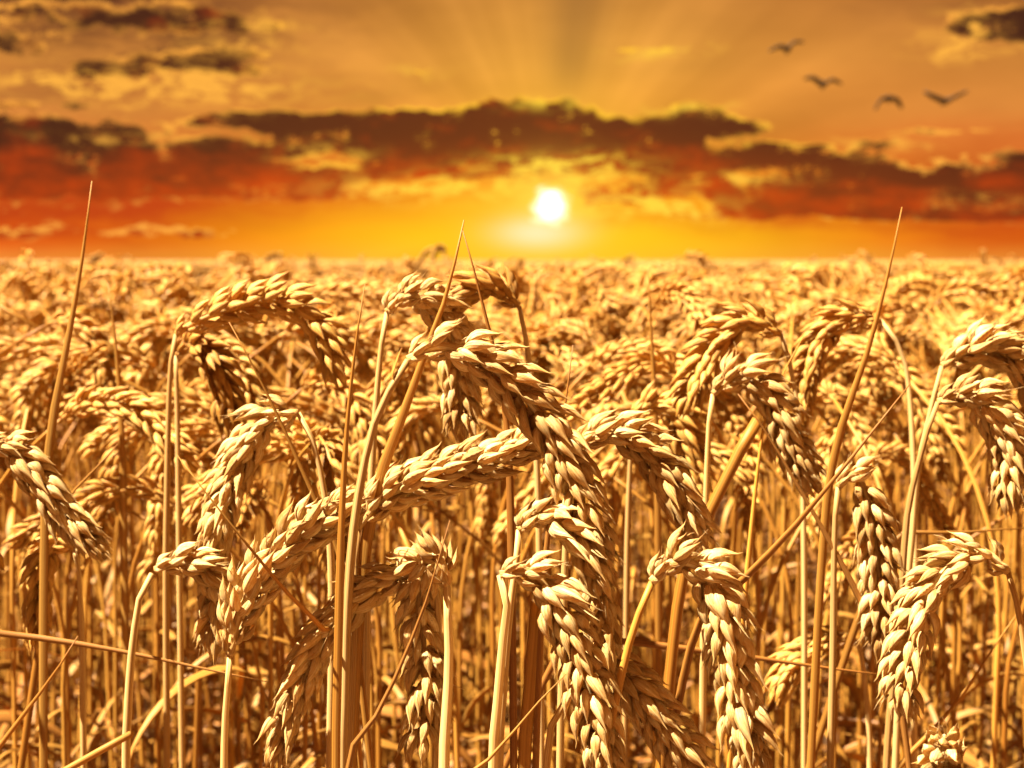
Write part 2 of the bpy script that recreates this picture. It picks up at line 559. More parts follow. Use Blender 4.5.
def add_tube(mb, path, ra, rb=None, ns=8, side=(1, 0, 0), twist=0, rnd=0.0, mi=0, vlen=None):
    """ra, rb: half-width and half-thickness along the path"""
    n = len(path)
    ra = np.broadcast_to(np.asarray(ra, float), (n,))
    rb = ra if rb is None else np.broadcast_to(np.asarray(rb, float), (n,))
    T, S_ = frames(path, np.asarray(side, float), twist)
    B = np.cross(T, S_)
    a = 2 * np.pi * np.arange(ns) / ns
    V = path[:, None, :] + (ra[:, None] * np.cos(a))[:, :, None] * S_[:, None, :] + (rb[:, None] * np.sin(a))[:, :, None] * B[:, None, :]
    V = V.reshape(-1, 3)
    h = np.zeros((n, ns, 3))
    h[:, :, 0] = np.abs((np.arange(ns) / ns) * 2 - 1) + rnd * 5
    h[:, :, 1] = (np.linspace(0, .7, n) if vlen is None else np.linspace(0, vlen, n))[:, None]
    h[:, :, 2] = rnd
    q = ring_faces(n, ns)
    caps = [[0, ns - 1 - k, ns - 2 - k] for k in range(ns - 2)]
    b = (n - 1) * ns
    caps += [[b, b + k + 1, b + k + 2] for k in range(ns - 2)]
    mb.add(V, q, caps, h.reshape(-1, 3), mi)


def ear_spikelets(path_pts, nsp, side, size=1.0, seed=0, open_=1.0, twist=.5):
    """per spikelet: (base, T, S, N, scale)"""
    r = np.random.default_rng(seed)
    path = smooth_path(path_pts, 60)
    T, S_ = frames(path, side, twist)
    out = []
    for k in range(nsp):
        u = (k + .25) / nsp * .97
        i = min(58, u * 59)
        i0 = int(i)
        f = i - i0
        p = path[i0] * (1 - f) + path[i0 + 1] * f
        t, s = T[i0], S_[i0] * (1 if k % 2 else -1)
        s = unit(s + r.normal(0, .13, 3))
        sc = size * (.62 + .38 * min(1, k / 4)) * (1 - .28 * max(0, (u - .75) / .25)) * r.uniform(.92, 1.08)
        out.append((p, t, s, np.cross(t, s), sc, u, r))
    return path, out


def fill_spikelet(mb, sp, lod, mi=0, tip=False):
    p, t, s, n, sc, u, r = sp
    mm = .001 * sc
    j = lambda k=.10: r.normal(0, k, 3)
    op = r.uniform(.8, 1.25)
    if lod == 2:
        for sg in (-1, 1):
            add_husk(mb, 2, p + s * 2 * mm + n * sg * 1.2 * mm, t + s * .42 * op + n * sg * .35 + j(.06), s + n * sg * .8, 13.5 * mm, 6.4 * mm, 5 * mm, r.random(), mi)
        return
    if lod == 1:
        for sg in (-1, 1):
            add_husk(mb, 1, p + s * 1.4 * mm + n * sg * 2.0 * mm, t + s * .30 * op + n * sg * .34 + j(), s * .5 + n * sg, 11 * mm, 4.5 * mm, 3.4 * mm, r.random(), mi)
            add_husk(mb, 1, p + s * 2.6 * mm + n * sg * 1.0 * mm + t * 2.0 * mm, t + s * .46 * op + n * sg * .22 + j(), s + n * sg * .5, 12 * mm, 4.2 * mm, 3.8 * mm, r.random(), mi)
        return
    for sg in (-1, 1):            # two glumes hugging the outside
        add_husk(mb, 0, p + s * 1.2 * mm + n * sg * 2.1 * mm, t + s * .20 * op + n * sg * .36 + j(.12), s * .45 + n * sg, r.uniform(9, 11) * mm, 3.9 * mm, 2.9 * mm, r.random(), mi)
    for sg in (-1, 1):            # two plump florets
        add_husk(mb, 0, p + s * 2.5 * mm + n * sg * 1.3 * mm + t * 1.8 * mm, t + s * .46 * op + n * sg * .26 + j(.12), s + n * sg * .7, r.uniform(10.8, 13.2) * mm, 4.1 * mm, 3.6 * mm, r.random(), mi)
    add_husk(mb, 0, p + s * 2.4 * mm + t * 4.6 * mm, t + s * .34 * op + j(.14), s + j(.3), r.uniform(9, 11) * mm, 4.4 * mm, 4.2 * mm, r.random(), mi)
    # thin beaks / broken awns
    for _ in range(4):
        if r.random() < .6:
            b0 = p + s * 5.5 * mm + t * 11 * mm + n * r.uniform(-2.5, 2.5) * mm
            dr = unit(t + s * .45 * op + j(.2))
            L = r.uniform(3, 9) * mm
            bend = r.normal(0, .25, 3)
            pts = smooth_path([b0, b0 + dr * L * .5, b0 + dr * L + bend * L * .4], 5)
            add_tube(mb, pts, np.linspace(.35, .08, 5) * mm, ns=4, side=n, rnd=r.random(), mi=mi, vlen=.9)


def tip_spikelet(mb, path, S0, size, lod, r, mi=0):
    t = unit(path[-1] - path[-4])
    p = path[-1] - t * .004 * size
    for k in range(3 if lod < 2 else 1):
        a = k * 2.1
        s = unit(S0 * math.cos(a) + np.cross(t, S0) * math.sin(a))
        add_husk(mb, lod, p, t + s * .22, s, .0105 * size, .0042 * size, .0036 * size, r.random(), mi)


# ------------------------------------------------------------------ tagging


def tag(o, label=None, cat=None, group=None, kind=None):
    if label:
        o['label'] = label
    if cat:
        o['category'] = cat
    if group:
        o['group'] = group
    if kind:
        o['kind'] = kind
    return o


def empty(name, loc):
    o = bpy.data.objects.new(name, None)
    o.empty_display_size = .02
    COL.objects.link(o)
    o.location = loc
    return o


# ------------------------------------------------------------------ ground
mb = MB()
g = np.array([-3000, -1500, -400, -80, -10, 0, 10, 80, 400, 1500, 3000], float)
gx, gy = np.meshgrid(g, g, indexing='ij')
gv = np.stack([gx.ravel(), gy.ravel(), np.zeros(gx.size)], 1)
k = len(g)
gq = [[i * k + j, (i + 1) * k + j, (i + 1) * k + j + 1, i * k + j + 1] for i in range(k - 1) for j in range(k - 1)]
mb.add(gv, gq, [], gv * 0)
tag(mb.build('ground', M_SOIL), kind='structure')

# ------------------------------------------------------------------ wheat prototypes (in local metres, root at 0,0,0)


def stalk_curve(r, height, nod, bend_r, ear_len):
    """stem path and ear path of a nodding plant leaning towards +x.  nod = total turn of the ear, radians"""
    lean = r.uniform(-.02, .05)
    # neck turn distributed over neck + ear
    pts, a = [np.array([0., 0., 0.])], 0.0
    nst = 16
    stem_h = height - .02
    for k in range(nst):
        u = k / (nst - 1)
        a = lean * u + max(0, u - .82) / .18 * nod * .38
        pts.append(pts[-1] + np.array([math.sin(a), r.normal(0, .004), math.cos(a)]) * stem_h / nst)
    stem = np.array(pts)
    e, n = [stem[-1]], 9
    a0 = a
    for k in range(n):
        u = (k + .5) / n
        a = a0 + (nod - a0) * min(1, u * bend_r)
        e.append(e[-1] + np.array([math.sin(a), r.normal(0, .02), math.cos(a)]) * ear_len / n)
    return stem, np.array(e)


def leaf_path(r, base, dirx, L, droop):
    """dry leaf: out of the stem, up then folding down"""
    pts, p, el_ = [base], base.copy(), R(60)
    h = unit([math.cos(dirx), math.sin(dirx), 0])
    for k in range(7):
        pts.append(pts[-1] + (h * math.cos(el_) + np.array([0, 0, math.sin(el_)])) * L / 7)
        el_ -= droop / 7 * r.uniform(.6, 1.5)
    return np.array(pts)


protos = []
for k in range(12):
    r = np.random.default_rng(100 + k)
    height = .79
    nod = [2.5, 2.9, 2.2, 2.7, 1.6, 2.4, 3.0, 2.0, 2.6, 1.1, 2.8, 2.3][k]
    stem, ear = stalk_curve(r, height, nod, r.uniform(1.2, 2.2), r.uniform(.085, .105))
    # make the highest point of plant exactly 0.80
    stem = stem.copy()
    dz = .80 - max(stem[:, 2].max(), ear[:, 2].max() + .006)
    f = (stem[:, 2] / stem[-1, 2])[:, None]
    stem += f * np.array([0, 0, dz])
    ear += np.array([0, 0, dz])
    side = np.array([0, 1., 0]) if k % 3 == 0 else unit([.5, 1, .6]) if k % 3 == 1 else unit([1, .2, 1])
    leaves = []
    for q in range(4):  # lower leaves added, and wider, to darken the gaps between stems
        zi = r.uniform(.62, .82) if q == 0 else r.uniform(.22, .60)
        b = stem[int(zi * 15)]
        leaves.append((leaf_path(r, b, r.uniform(0, 6.28), r.uniform(.12, .22), r.uniform(1.2, 3.2)), r.uniform(.0025, .0045) * (1 if q < 2 else 1.5), r.uniform(-2, 2)))
    protos.append((stem, ear, side, leaves, k))


def stem_radius(path, r0=.0021):
    n = len(path)
    u = np.linspace(0, 1, n)
    ra = r0 * (1.15 - .40 * u)
    return ra


def build_stem(mb, path, r0=.0018, ns=10, rnd=.3, mi=0, nodes=True):
    n = len(path)
    ra = stem_radius(path, r0).copy()
    if nodes:
        s = np.concatenate([[0], np.cumsum(np.linalg.norm(np.diff(path, axis=0), axis=1))])
        for zn in (.14, .33, .56):
            i = int(np.argmin(np.abs(s / s[-1] - zn)))
            ra[i] *= 1.35
        ra[-6:] *= np.linspace(1.0, .72, 6)
    add_tube(mb, path, ra, ns=ns, rnd=rnd, mi=mi)


def build_leaf(mb, pts, w, twist, ns=6, n=18, rnd=.4, mi=0):
    pa = smooth_path(pts, n)
    u = np.linspace(0, 1, n)
    ra = w * np.clip(np.minimum(.35 + u * 3, 1) * (1 - u ** 2.2), .06, 1)
    r = np.random.default_rng(int(rnd * 1e5))
    ra = ra * (1 + r.normal(0, .08, n))
    d0 = unit(pa[1] - pa[0])
    sd_ = unit(np.cross(d0, [.1, .2, 1]))
    add_tube(mb, pa, ra, np.full(n, .00028), ns=ns, side=sd_, twist=twist, rnd=rnd, mi=mi, vlen=1)


def copy_tree(o, parent=None):
    c = o.copy()
    COL.objects.link(c)
    c.parent = parent
    for ch in o.children:
        copy_tree(ch, c)
    return c


# ------------------------------------------------------------------ hero wheat traced at real distances
SHARP_GROUP = 'sharp wheat stalks at the front'


def P3(pts, Y):
    return np.array([at(p[0], p[1], Y + (p[2] if len(p) > 2 else 0)) for p in pts])


def to_ground(stem_pts, r):
    """continue a stem from its lowest traced point to the soil"""
    low, prev = stem_pts[-1], stem_pts[-2]
    d = unit(low - prev)
    d = unit(d * .5 + np.array([0, 0, -1.]))
    d[2] = min(d[2], -.93)
    out, p = [], low.copy()
    nst = max(3, int(low[2] / .12))
    for k in range(nst):
        dd = unit(d * (1 - k / nst) + np.array([r.normal(0, .02), .10, -1]) * (k / nst))
        p = p + dd * (low[2] / nst) / max(.5, -dd[2])
        out.append(p.copy())
    out[-1][2] = -.004
    return out


def hero(label, Y, stem, ear, nsp=21, size=1.0, roll=0.0, sharp=True, leaf=None, seed=1, r0=.0018, cat='wheat', group=SHARP_GROUP, stem_mat=None):
    r = np.random.default_rng(seed)
    E = P3(ear, Y)
    ST = P3(stem, Y)
    pts = [E[0]] + list(ST) if np.linalg.norm(E[0] - ST[0]) > .002 else list(ST)
    pts = pts + to_ground(pts, r)
    path = smooth_path(pts[::-1], 70)
    base = path[0].copy()
    base[2] = 0
    root = empty('wheat_stalk', base)
    tag(root, label, cat, group)
    m = MB()
    build_stem(m, path, r0, ns=10, rnd=r.random())
    m.build('stem', stem_mat or M_PSTEM, root, origin=base)
    t0 = unit(E[1] - E[0])
    view = unit(E[0] - np.array([0, 0, CAMH]))
    s0 = unit(np.cross(view, t0))
    s0 = s0 * math.cos(roll) + np.cross(t0, s0) * math.sin(roll)
    lod = 0 if sharp else 1
    epath, sps = ear_spikelets(E, int(nsp * 1.06), s0, size * .93, seed)
    rach = MB()
    add_tube(rach, epath, np.linspace(.0014, .0007, len(epath)) * size, ns=6, rnd=.2)
    if not sharp:
        for sp in sps:
            fill_spikelet(rach, sp, lod)
        tip_spikelet(rach, epath, s0, size, lod, r)
        rach.build('ear', M_HUSK, root, origin=base)
    else:
        tip_spikelet(rach, epath, s0, size, lod, r)
        eo = rach.build('ear', M_PALE, root, origin=base)
        for sp in sps:
            s = MB()
            fill_spikelet(s, sp, lod)
            s.build('spikelet', M_PALE, eo, origin=sp[0], loc=sp[0] - base)
    if leaf:
        for lf in leaf:
            lm = MB()
            build_leaf(lm, P3(lf[0], Y), lf[1], lf[2], rnd=r.random(), n=24)
            lm.build('leaf', M_LEAF, root, origin=base)
    return root


hero('large arching ear on the tall curved stem, the biggest and sharpest in the middle', .52,
     [(404, 368), (390, 389), (374, 424), (361, 480), (352, 545), (347, 620), (345, 700), (343, 775)],
     [(408, 360), (440, 346), (482, 361), (520, 392), (549, 428), (570, 470), (588, 518), (600, 552)], nsp=23, size=1.12, roll=.45, seed=3, r0=.0020,
     leaf=[([(397, 385), (392, 376), (397, 360), (402, 348)], .0014, .3)])
hero('ear leaning up to the right from a short straight stem, lowest end at left', .53,
     [(229, 668), (227, 700), (224, 775)],
     [(230, 655), (240, 612), (268, 566), (304, 532), (346, 506)], nsp=18, size=1.12, roll=.5, seed=5, r0=.0019)
hero('pale ear rising to the right behind the tall curved stem, tip under the arching ear', .545,
     [(356, 545), (356, 600), (352, 700), (350, 775)],
     [(358, 528), (385, 497), (430, 478), (480, 462), (533, 443)], nsp=19, size=1.05, roll=.4, seed=6)
hero('ear curling down to the left at the bottom, behind the thick pale stem', .535,
     [(437, 590), (439, 660), (436, 775)],
     [(432, 575), (398, 577), (358, 597), (322, 637), (297, 690), (277, 752)], nsp=21, size=1.1, roll=.9, seed=7)
hero('ear folded over the top of the thick pale stem, hanging straight down behind it', .52,
     [(447, 600), (449, 660), (446, 720), (444, 775)],
     [(447, 586), (440, 560), (425, 562, .008), (419, 600, .016), (424, 650, .016), (425, 700, .016), (420, 745, .016)], nsp=20, size=1.08, roll=1.1, seed=8, r0=.0024)
hero('ear bending over right from the top of a pale stem, below the arching ear', .525,
     [(520, 540), (514, 577), (507, 640), (502, 710), (499, 775)],
     [(519, 530), (537, 515), (566, 526, -.004), (590, 560, -.006), (600, 605), (606, 655)], nsp=19, size=1.08, roll=1.2, seed=9, r0=.0019)
hero('ear drooping right from a node on the pale stem, tip below the frame', .507,
     [(508, 590), (503, 640), (497, 710), (493, 775)],
     [(500, 575), (532, 573), (558, 604), (576, 648), (592, 700), (606, 766)], nsp=20, size=1.1, roll=.6, seed=10, r0=.0021)
hero('ear sagging to the lower right, half hidden behind two other ears', .53,
     [(584, 660), (572, 690), (556, 720), (546, 775)],
     [(592, 645), (612, 660), (642, 696), (670, 733), (694, 772)], nsp=16, size=1.12, roll=.7, seed=11)
hero('heavy shaded ear hanging from a grey slanted stem right of the middle', .505,
     [(648, 592), (633, 630), (619, 685), (610, 730), (605, 775)],
     [(652, 582), (672, 563), (700, 568), (719, 600), (728, 645), (738, 695), (752, 768)], nsp=21, size=1.15, roll=1.0, seed=12, r0=.0020,
     stem_mat=M_STEM)
hero('ear arching to the left from a stem at the right edge', .54,
     [(1012, 582), (1021, 625), (1030, 690), (1036, 775)],
     [(1008, 572), (985, 554), (952, 566), (927, 592), (911, 635), (901, 682), (908, 705)], nsp=19, size=1.0, roll=.5, seed=13)
hero('pale bristly ear hanging nearly straight down, right of the brown slanted straw', .60,
     [(836, 500), (834, 560), (833, 650), (830, 775)],
     [(838, 487), (856, 474), (870, 510), (877, 552), (881, 600), (880, 643)], nsp=20, size=1.05, roll=.2, seed=14)
hero('ear bowing right over the dark slanted straw, tip beside the hanging bristly ear', .64,
     [(710, 410), (706, 500), (704, 600), (702, 775)],
     [(713, 394), (740, 374), (772, 400), (790, 440), (812, 482)], nsp=19, size=1.05, roll=.5, seed=15)
hero('blurred ear curving to the left behind the ear over the dark slanted straw', .70,
     [(785, 342), (793, 380), (800, 430), (804, 560)],
     [(781, 334), (750, 319), (720, 338), (701, 368), (686, 402)], nsp=19, size=1.08, roll=.4, seed=16, sharp=False)
hero('blurred ear arching left beside the tall slanted blade at right', .74,
     [(893, 336), (905, 362), (912, 430), (915, 560)],
     [(880, 320), (850, 317), (824, 335), (810, 364), (802, 400)], nsp=18, size=1.05, roll=.6, seed=17, sharp=False)
hero('ear arching out over the right edge, the upper of two on paired pale stems', .65,
     [(940, 373), (931, 410), (918, 470), (912, 540), (902, 640), (895, 775)],
     [(942, 366), (972, 350), (1004, 352), (1026, 370), (1046, 402)], nsp=19, size=1.1, roll=.5, seed=18)
hero('ear drooping along the right edge, the lower of two on paired pale stems', .62,
     [(934, 410), (922, 450), (908, 510), (902, 580), (893, 680), (886, 775)],
     [(938, 402), (968, 394), (992, 415), (1005, 448), (1010, 500)], nsp=18, size=1.05, roll=.8, seed=19)
hero('plump ear curled over left on a pale bent stem, by the thin straw', .59,
     [(300, 420), (313, 441), (322, 480), (330, 540), (332, 640), (330, 775)],
     [(298, 413), (272, 415), (250, 440), (236, 470), (222, 505), (214, 550)], nsp=20, size=1.08, roll=.5, seed=20)
hero('long ear arched like a bridge at upper left, in soft focus', .68,
     [(172, 352), (169, 400), (167, 500), (166, 600)],
     [(176, 334), (204, 318), (239, 306), (275, 300), (306, 313), (324, 338), (338, 372)], nsp=21, size=1.1, roll=.3, seed=21, sharp=False)
hero('ear folded over the pale stem just above the arching ear, hanging behind it', .60,
     [(384, 325), (378, 380), (373, 450), (368, 560), (366, 775)],
     [(387, 312), (404, 296), (428, 302, .01), (448, 325, .02), (458, 370, .02), (462, 425, .02)], nsp=20, size=1.05, roll=.8, seed=22)
hero('blurred ear curving left between two crossed blades', .66,
     [(522, 320), (530, 365), (536, 440), (540, 600)],
     [(519, 306), (502, 288), (478, 287), (455, 300), (442, 325)], nsp=18, size=1.05, roll=.6, seed=23, sharp=False)
hero('ear sagging right behind the tip of the arching ear, darker underneath', .575,
     [(573, 460), (566, 540), (563, 640), (560, 775)],
     [(574, 446), (604, 432), (636, 442), (662, 468), (684, 505), (700, 534)], nsp=19, size=1.12, roll=.9, seed=24)
hero('small ear drooping right from a bent pale stem at lower left', .575,
     [(152, 574), (141, 592), (132, 650), (128, 710), (126, 775)],
     [(155, 570), (180, 562), (205, 571), (216, 600, .004), (212, 640, .008)], nsp=16, size=1.02, roll=.7, seed=25, r0=.0021)
hero('ear sloping down right from the left edge, partly out of frame', .60,
     [(-14, 470), (-18, 560), (-20, 775)],
     [(-14, 444), (8, 447), (34, 474), (58, 506), (92, 545)], nsp=18, size=1.08, roll=.8, seed=26)
hero('pale ear top facing the viewer at the bottom right corner', .50,
     [(950, 790), (951, 820), (952, 860)],
     [(950, 778), (950, 760), (944, 752, -.012), (940, 765, -.03), (938, 800, -.04)], nsp=15, size=1.05, roll=1.2, seed=27)
hero('blurred ear lying low to the left across the horizontal straw', .72,
     [(858, 640), (866, 690), (870, 775)],
     [(852, 634), (830, 640), (807, 653), (790, 668), (778, 690)], nsp=15, size=1.05, roll=.6, seed=28, sharp=False)
hero('short blurred ear bending right just behind the ear that sags behind the arch', .74,
     [(632, 430), (628, 520), (626, 640)],
     [(634, 418), (652, 404), (676, 416), (690, 450), (696, 490)], nsp=17, size=1.15, roll=.6, seed=29, sharp=False)
hero('pale ear nodding left in front of the thin upright blade, left of the straw', .66,
     [(78, 560), (82, 640), (84, 775)],
     [(74, 548), (58, 540), (44, 560), (38, 600), (36, 640)], nsp=16, size=1.0, roll=.6, seed=30, sharp=False)
hero('pale ear hanging below the bridge shaped ear, facing the viewer', .74,
     [(176, 362), (178, 440), (180, 600)],
     [(176, 355), (190, 344), (208, 352, -.01), (222, 380, -.01), (232, 425, -.01)], nsp=18, size=1.1, roll=1.1, seed=31, sharp=False)

# ------------------------------------------------------------------ single straws and blades


def straw(label, Y, pts, w, th=None, mat=None, name='straw', cat='straw', ground=True, taper=True, twist=0.0, seed=0, group=None, flip=False):
    """pts from the free tip downwards; w is the half width in metres"""
    r = np.random.default_rng(seed + 500)
    p = list(P3(pts, Y))
    if ground:
        p = p + to_ground(p, r)
    n = 60
    pa = smooth_path(p, n)
    s = np.concatenate([[0], np.cumsum(np.linalg.norm(np.diff(pa, axis=0), axis=1))])
    ra = w * (np.clip(.12 + s / .11, 0, 1) if taper else np.ones(n)) * (1 + r.normal(0, .03, n))
    tha = ra * .9 if th is None else np.minimum(ra, th)
    base = pa[-1].copy()
    m = MB()
    add_tube(m, pa, ra, tha, ns=8, side=(1, 0, .05), twist=twist, rnd=r.random(), vlen=.7)
    o = m.build(name, mat or M_STEM, None, origin=base, loc=base)
    tag(o, label, cat, group)
    return o


BG = 'dry blades and straws standing among the ears'
straw('tall thin blade rising above the horizon at the left', .62, [(92, 181), (82, 260), (68, 340), (50, 440), (44, 560)], .0018, .0005, M_LEAF, 'grass_blade', 'blade', seed=1, group=BG)
straw('wide tall blade crossing behind the neck of the arching ear, tip in the sun glow', .545, [(464, 220), (448, 290), (430, 340), (404, 412), (380, 480), (360, 600)], .0021, .0006, M_LEAF, 'grass_blade', 'blade', seed=2, group=BG)
straw('thin dark blade leaning right from the tip of the wide tall blade', .56, [(462, 228), (474, 270), (486, 318), (496, 360), (508, 440), (512, 600)], .0014, .0005, M_BROWN, 'grass_blade', 'blade', seed=3, group=BG)
straw('straight slender blade rising beside the tall curved stem of the arching ear', .50, [(365, 284), (355, 350), (346, 440), (341, 540), (338, 660), (336, 775)], .0014, .0006, M_STEM, 'grass_blade', 'blade', seed=4, group=BG)
straw('short dark pointed blade sticking up right of the arching ear', .56, [(573, 345), (568, 385), (563, 420), (552, 500), (540, 640)], .0013, .0005, M_BROWN, 'grass_blade', 'blade', seed=5, group=BG)
straw('blurred upright blade standing between the middle and right ears', .80, [(648, 268), (651, 330), (655, 400), (658, 520)], .0018, .0006, M_LEAF, 'grass_blade', 'blade', seed=6, group=BG)
straw('tall slanted blade rising above the horizon at the right', .62, [(902, 207), (889, 270), (868, 350), (836, 448), (822, 560)], .0017, .0005, M_LEAF, 'grass_blade', 'blade', seed=7, group=BG)
straw('brown slanted straw, sharp, pointing up right past the hanging bristly ear', .50, [(910, 384), (872, 432), (835, 478), (786, 536, .01), (738, 586, .025), (690, 650, .05)], .0014, None, M_BROWN, seed=8, group=BG)
straw('thin sharp straw slanting down right across the tilted lower left ear', .49, [(177, 455), (210, 498), (250, 548), (290, 596, .01), (322, 628, .03), (350, 670, .07)], .0010, None, M_LEAF, seed=9, group=BG)
straw('thin straw slanting across the plump curled ear at left', .56, [(229, 322), (250, 360), (275, 410), (300, 465), (318, 506), (350, 600)], .0012, None, M_LEAF, seed=10, group=BG)
straw('dark straw slanting down right under the bowing ear', .60, [(738, 394), (766, 432), (793, 478), (826, 535), (866, 612), (900, 700)], .0013, None, M_BROWN, seed=11, group=BG)
straw('thick pale straw leaning right in front of the bowing ear', .62, [(758, 420), (738, 455), (716, 500), (697, 540), (676, 620)], .0024, None, M_STEM, taper=False, seed=12, group=BG)
straw('dark slanting straw lying across the thick pale stem', .487, [(450, 520), (438, 562), (423, 610), (398, 672), (373, 722), (347, 775)], .0011, None, M_BROWN, seed=13, group=BG)
straw('straw slanting up right between the bottom ears', .50, [(566, 674), (535, 706), (505, 742), (480, 770), (440, 830)], .0013, None, M_LEAF, seed=14, group=BG)
straw('long slanted straw rising right below the ear at the right edge', .66, [(1018, 612), (992, 650), (966, 690), (935, 728), (904, 762), (860, 840)], .0015, None, M_LEAF, seed=15, group=BG)
straw('blurred slim blade standing upright at the far left', .80, [(108, 283), (113, 320), (117, 360), (122, 440), (124, 560)], .0020, .0006, M_LEAF, 'grass_blade', 'blade', seed=16, group=BG)
straw('broad dry leaf blade standing behind the drooping ear', .56, [(537, 600), (534, 640), (529, 700), (524, 775)], .0024, .0004, M_LEAF, 'grass_blade', 'blade', seed=17, twist=.6, taper=False, group=BG)
straw('thick flat straw rising right at the bottom left corner', .56, [(78, 636), (62, 662), (40, 693), (18, 722), (-6, 754), (-50, 815)], .0017, .0010, M_LEAF, seed=18, group=BG)
straw('short broken straw pointing right at the bottom left, below the small ear', .55, [(131, 734), (100, 751), (66, 770), (30, 790), (-20, 818)], .0013, .0010, M_LEAF, taper=False, seed=19, group=BG)
straw('brown straw lying almost level across the lower left stems', .60, [(268, 682), (210, 670), (130, 653), (60, 641), (-10, 633), (-70, 640)], .0014, None, M_BROWN, seed=20, group=BG)
straw('brown straw lying almost level across the lower right stems', .64, [(892, 676), (820, 667), (750, 657), (680, 648), (600, 640), (560, 650)], .0015, None, M_BROWN, seed=21, group=BG)
straw('pale level straw near the right edge behind the drooping ear', .68, [(1030, 528), (990, 530), (955, 533), (915, 535), (880, 560)], .0017, None, M_LEAF, seed=22, group=BG)
straw('short pale straw tip rising beside the blurred ear curving left', .64, [(804, 335), (792, 358), (778, 384), (760, 450)], .0011, None, M_STEM, seed=23, group=BG)
straw('slanted pale straw at left crossing below the blurred ears', .66, [(118, 444), (98, 466), (78, 488), (60, 520)], .0016, None, M_STEM, seed=24, group=BG)

# ------------------------------------------------------------------ individual stalks behind the heroes
n_hero = len([o for o in COL.objects if o.name.startswith('wheat_stalk')])
proto_roots = []
for stem, ear, side, leaves, k in protos:
    root = empty('wheat_stalk', (0, 0, 0))
    m = MB()
    build_stem(m, smooth_path(stem, 40), ns=7, rnd=.07 * k)
    m.build('stem', M_STEM, root)
    m = MB()
    ep, sps = ear_spikelets(ear, 21, side, .98, 40 + k)
    add_tube(m, ep, .0010, ns=5, rnd=.2)
    for sp in sps:
        fill_spikelet(m, sp, 1)
    tip_spikelet(m, ep, side, 1.1, 1, np.random.default_rng(k))
    m.build('ear', M_HUSK, root)
    for q, (lp, w_, tw) in enumerate(leaves):
        m = MB()
        build_leaf(m, lp, w_, tw, rnd=.11 * k)
        m.build('leaf', M_BROWN if q >= 2 else M_LEAF, root)  # browner lower leaves imitate deep shade low among the stems
    proto_roots.append(root)

N_IND = 300 - n_hero
spots = []
tries = 0
Y0, Y1 = .82, 1.60
while len(spots) < N_IND and tries < 60000:
    tries += 1
    y = math.sqrt(rng.uniform(Y0 ** 2, Y1 ** 2))
    x = rng.uniform(-1, 1) * (y * .345 + .04)
    if all((x - a) ** 2 + (y - b) ** 2 > .034 ** 2 for a, b, *_ in spots):
        spots.append((x, y))
used = [False] * len(proto_roots)
LBL = {0: 'ripe wheat stalk with nodding ear in soft focus just behind the sharp ears',
       1: 'ripe wheat stalk with nodding ear among the blurred crowd in the middle distance'}
GRP = {0: 'soft wheat stalks just behind the front', 1: 'blurred wheat stalks in the middle distance'}
for (x, y) in spots:
    k = int(rng.integers(len(protos)))
    o = copy_tree(proto_roots[k]) if used[k] else proto_roots[k]
    used[k] = True
    o.location = (x, y, 0)
    # ears lean mostly across the view, either way
    rz = rng.choice([0, math.pi]) + rng.normal(0, .9)
    hgt = rng.normal(.800, .022) if y > 1.0 else min(rng.normal(.772, .030), .81)
    hgt = min(hgt, CAMH - .018)
    sc = hgt / .80
    o.rotation_euler = (rng.normal(0, .03), rng.normal(0, .03), rz)
    o.scale = (sc, sc, sc)
    z = 0 if y < 1.12 else 1
    tag(o, LBL[z], 'wheat', GRP[z])
for k, u_ in enumerate(used):
    if not u_:
        for ch in list(proto_roots[k].children):
            bpy.data.objects.remove(ch)
        bpy.data.objects.remove(proto_roots[k])

# ------------------------------------------------------------------ the rest of the crop: one object


def proto_arrays(lod):
    out = []
    for stem, ear, side, leaves, k in protos:
        m = MB()
        r = np.random.default_rng(k)
        if lod == 2:
            build_stem(m, smooth_path(stem, 10), ns=4, rnd=.07 * k, nodes=False, mi=1)
            ep, sps = ear_spikelets(ear, 19, side, 1.12, 40 + k)
            for sp in sps:
                fill_spikelet(m, sp, 2)
            for lp, w_, tw in leaves:
                build_leaf(m, lp, w_, tw, ns=4, n=8, rnd=.11 * k, mi=3)  # all leaves brown here, darkening the low gaps in the colour
        elif lod == 3:
            build_stem(m, smooth_path(stem[6:], 4), ns=3, rnd=.07 * k, nodes=False, mi=1)
            ep, sps = ear_spikelets(ear, 13, side, 1.2, 40 + k)
            for p, t, s, n_, sc, u, rr in sps:
                c = p + s * .004 + t * .003
                a = t * .011 * sc + s * .004
                vv = np.array([c - a, c + s * .005, c + n_ * .0055, c - s * .004, c - n_ * .0055, c + a])
                m.add(vv, [], [[0, 2, 1], [0, 3, 2], [0, 4, 3], [0, 1, 4], [5, 1, 2], [5, 2, 3], [5, 3, 4], [5, 4, 1]], np.tile([rr.random() * 5, .4, rr.random()], (6, 1)))
        else:
            ep = smooth_path(np.vstack([stem[-3:-1], ear]), 6)
            add_tube(m, ep, np.array([.002, .008, .0105, .0105, .009, .003]) * 1.15, ns=4, rnd=.08 * k)
        v, q, t, h, qm, tm = m.arrays()
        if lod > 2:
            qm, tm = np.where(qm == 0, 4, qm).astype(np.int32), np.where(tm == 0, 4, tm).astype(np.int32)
        out.append((v, q, t, h, qm, tm))
    return out


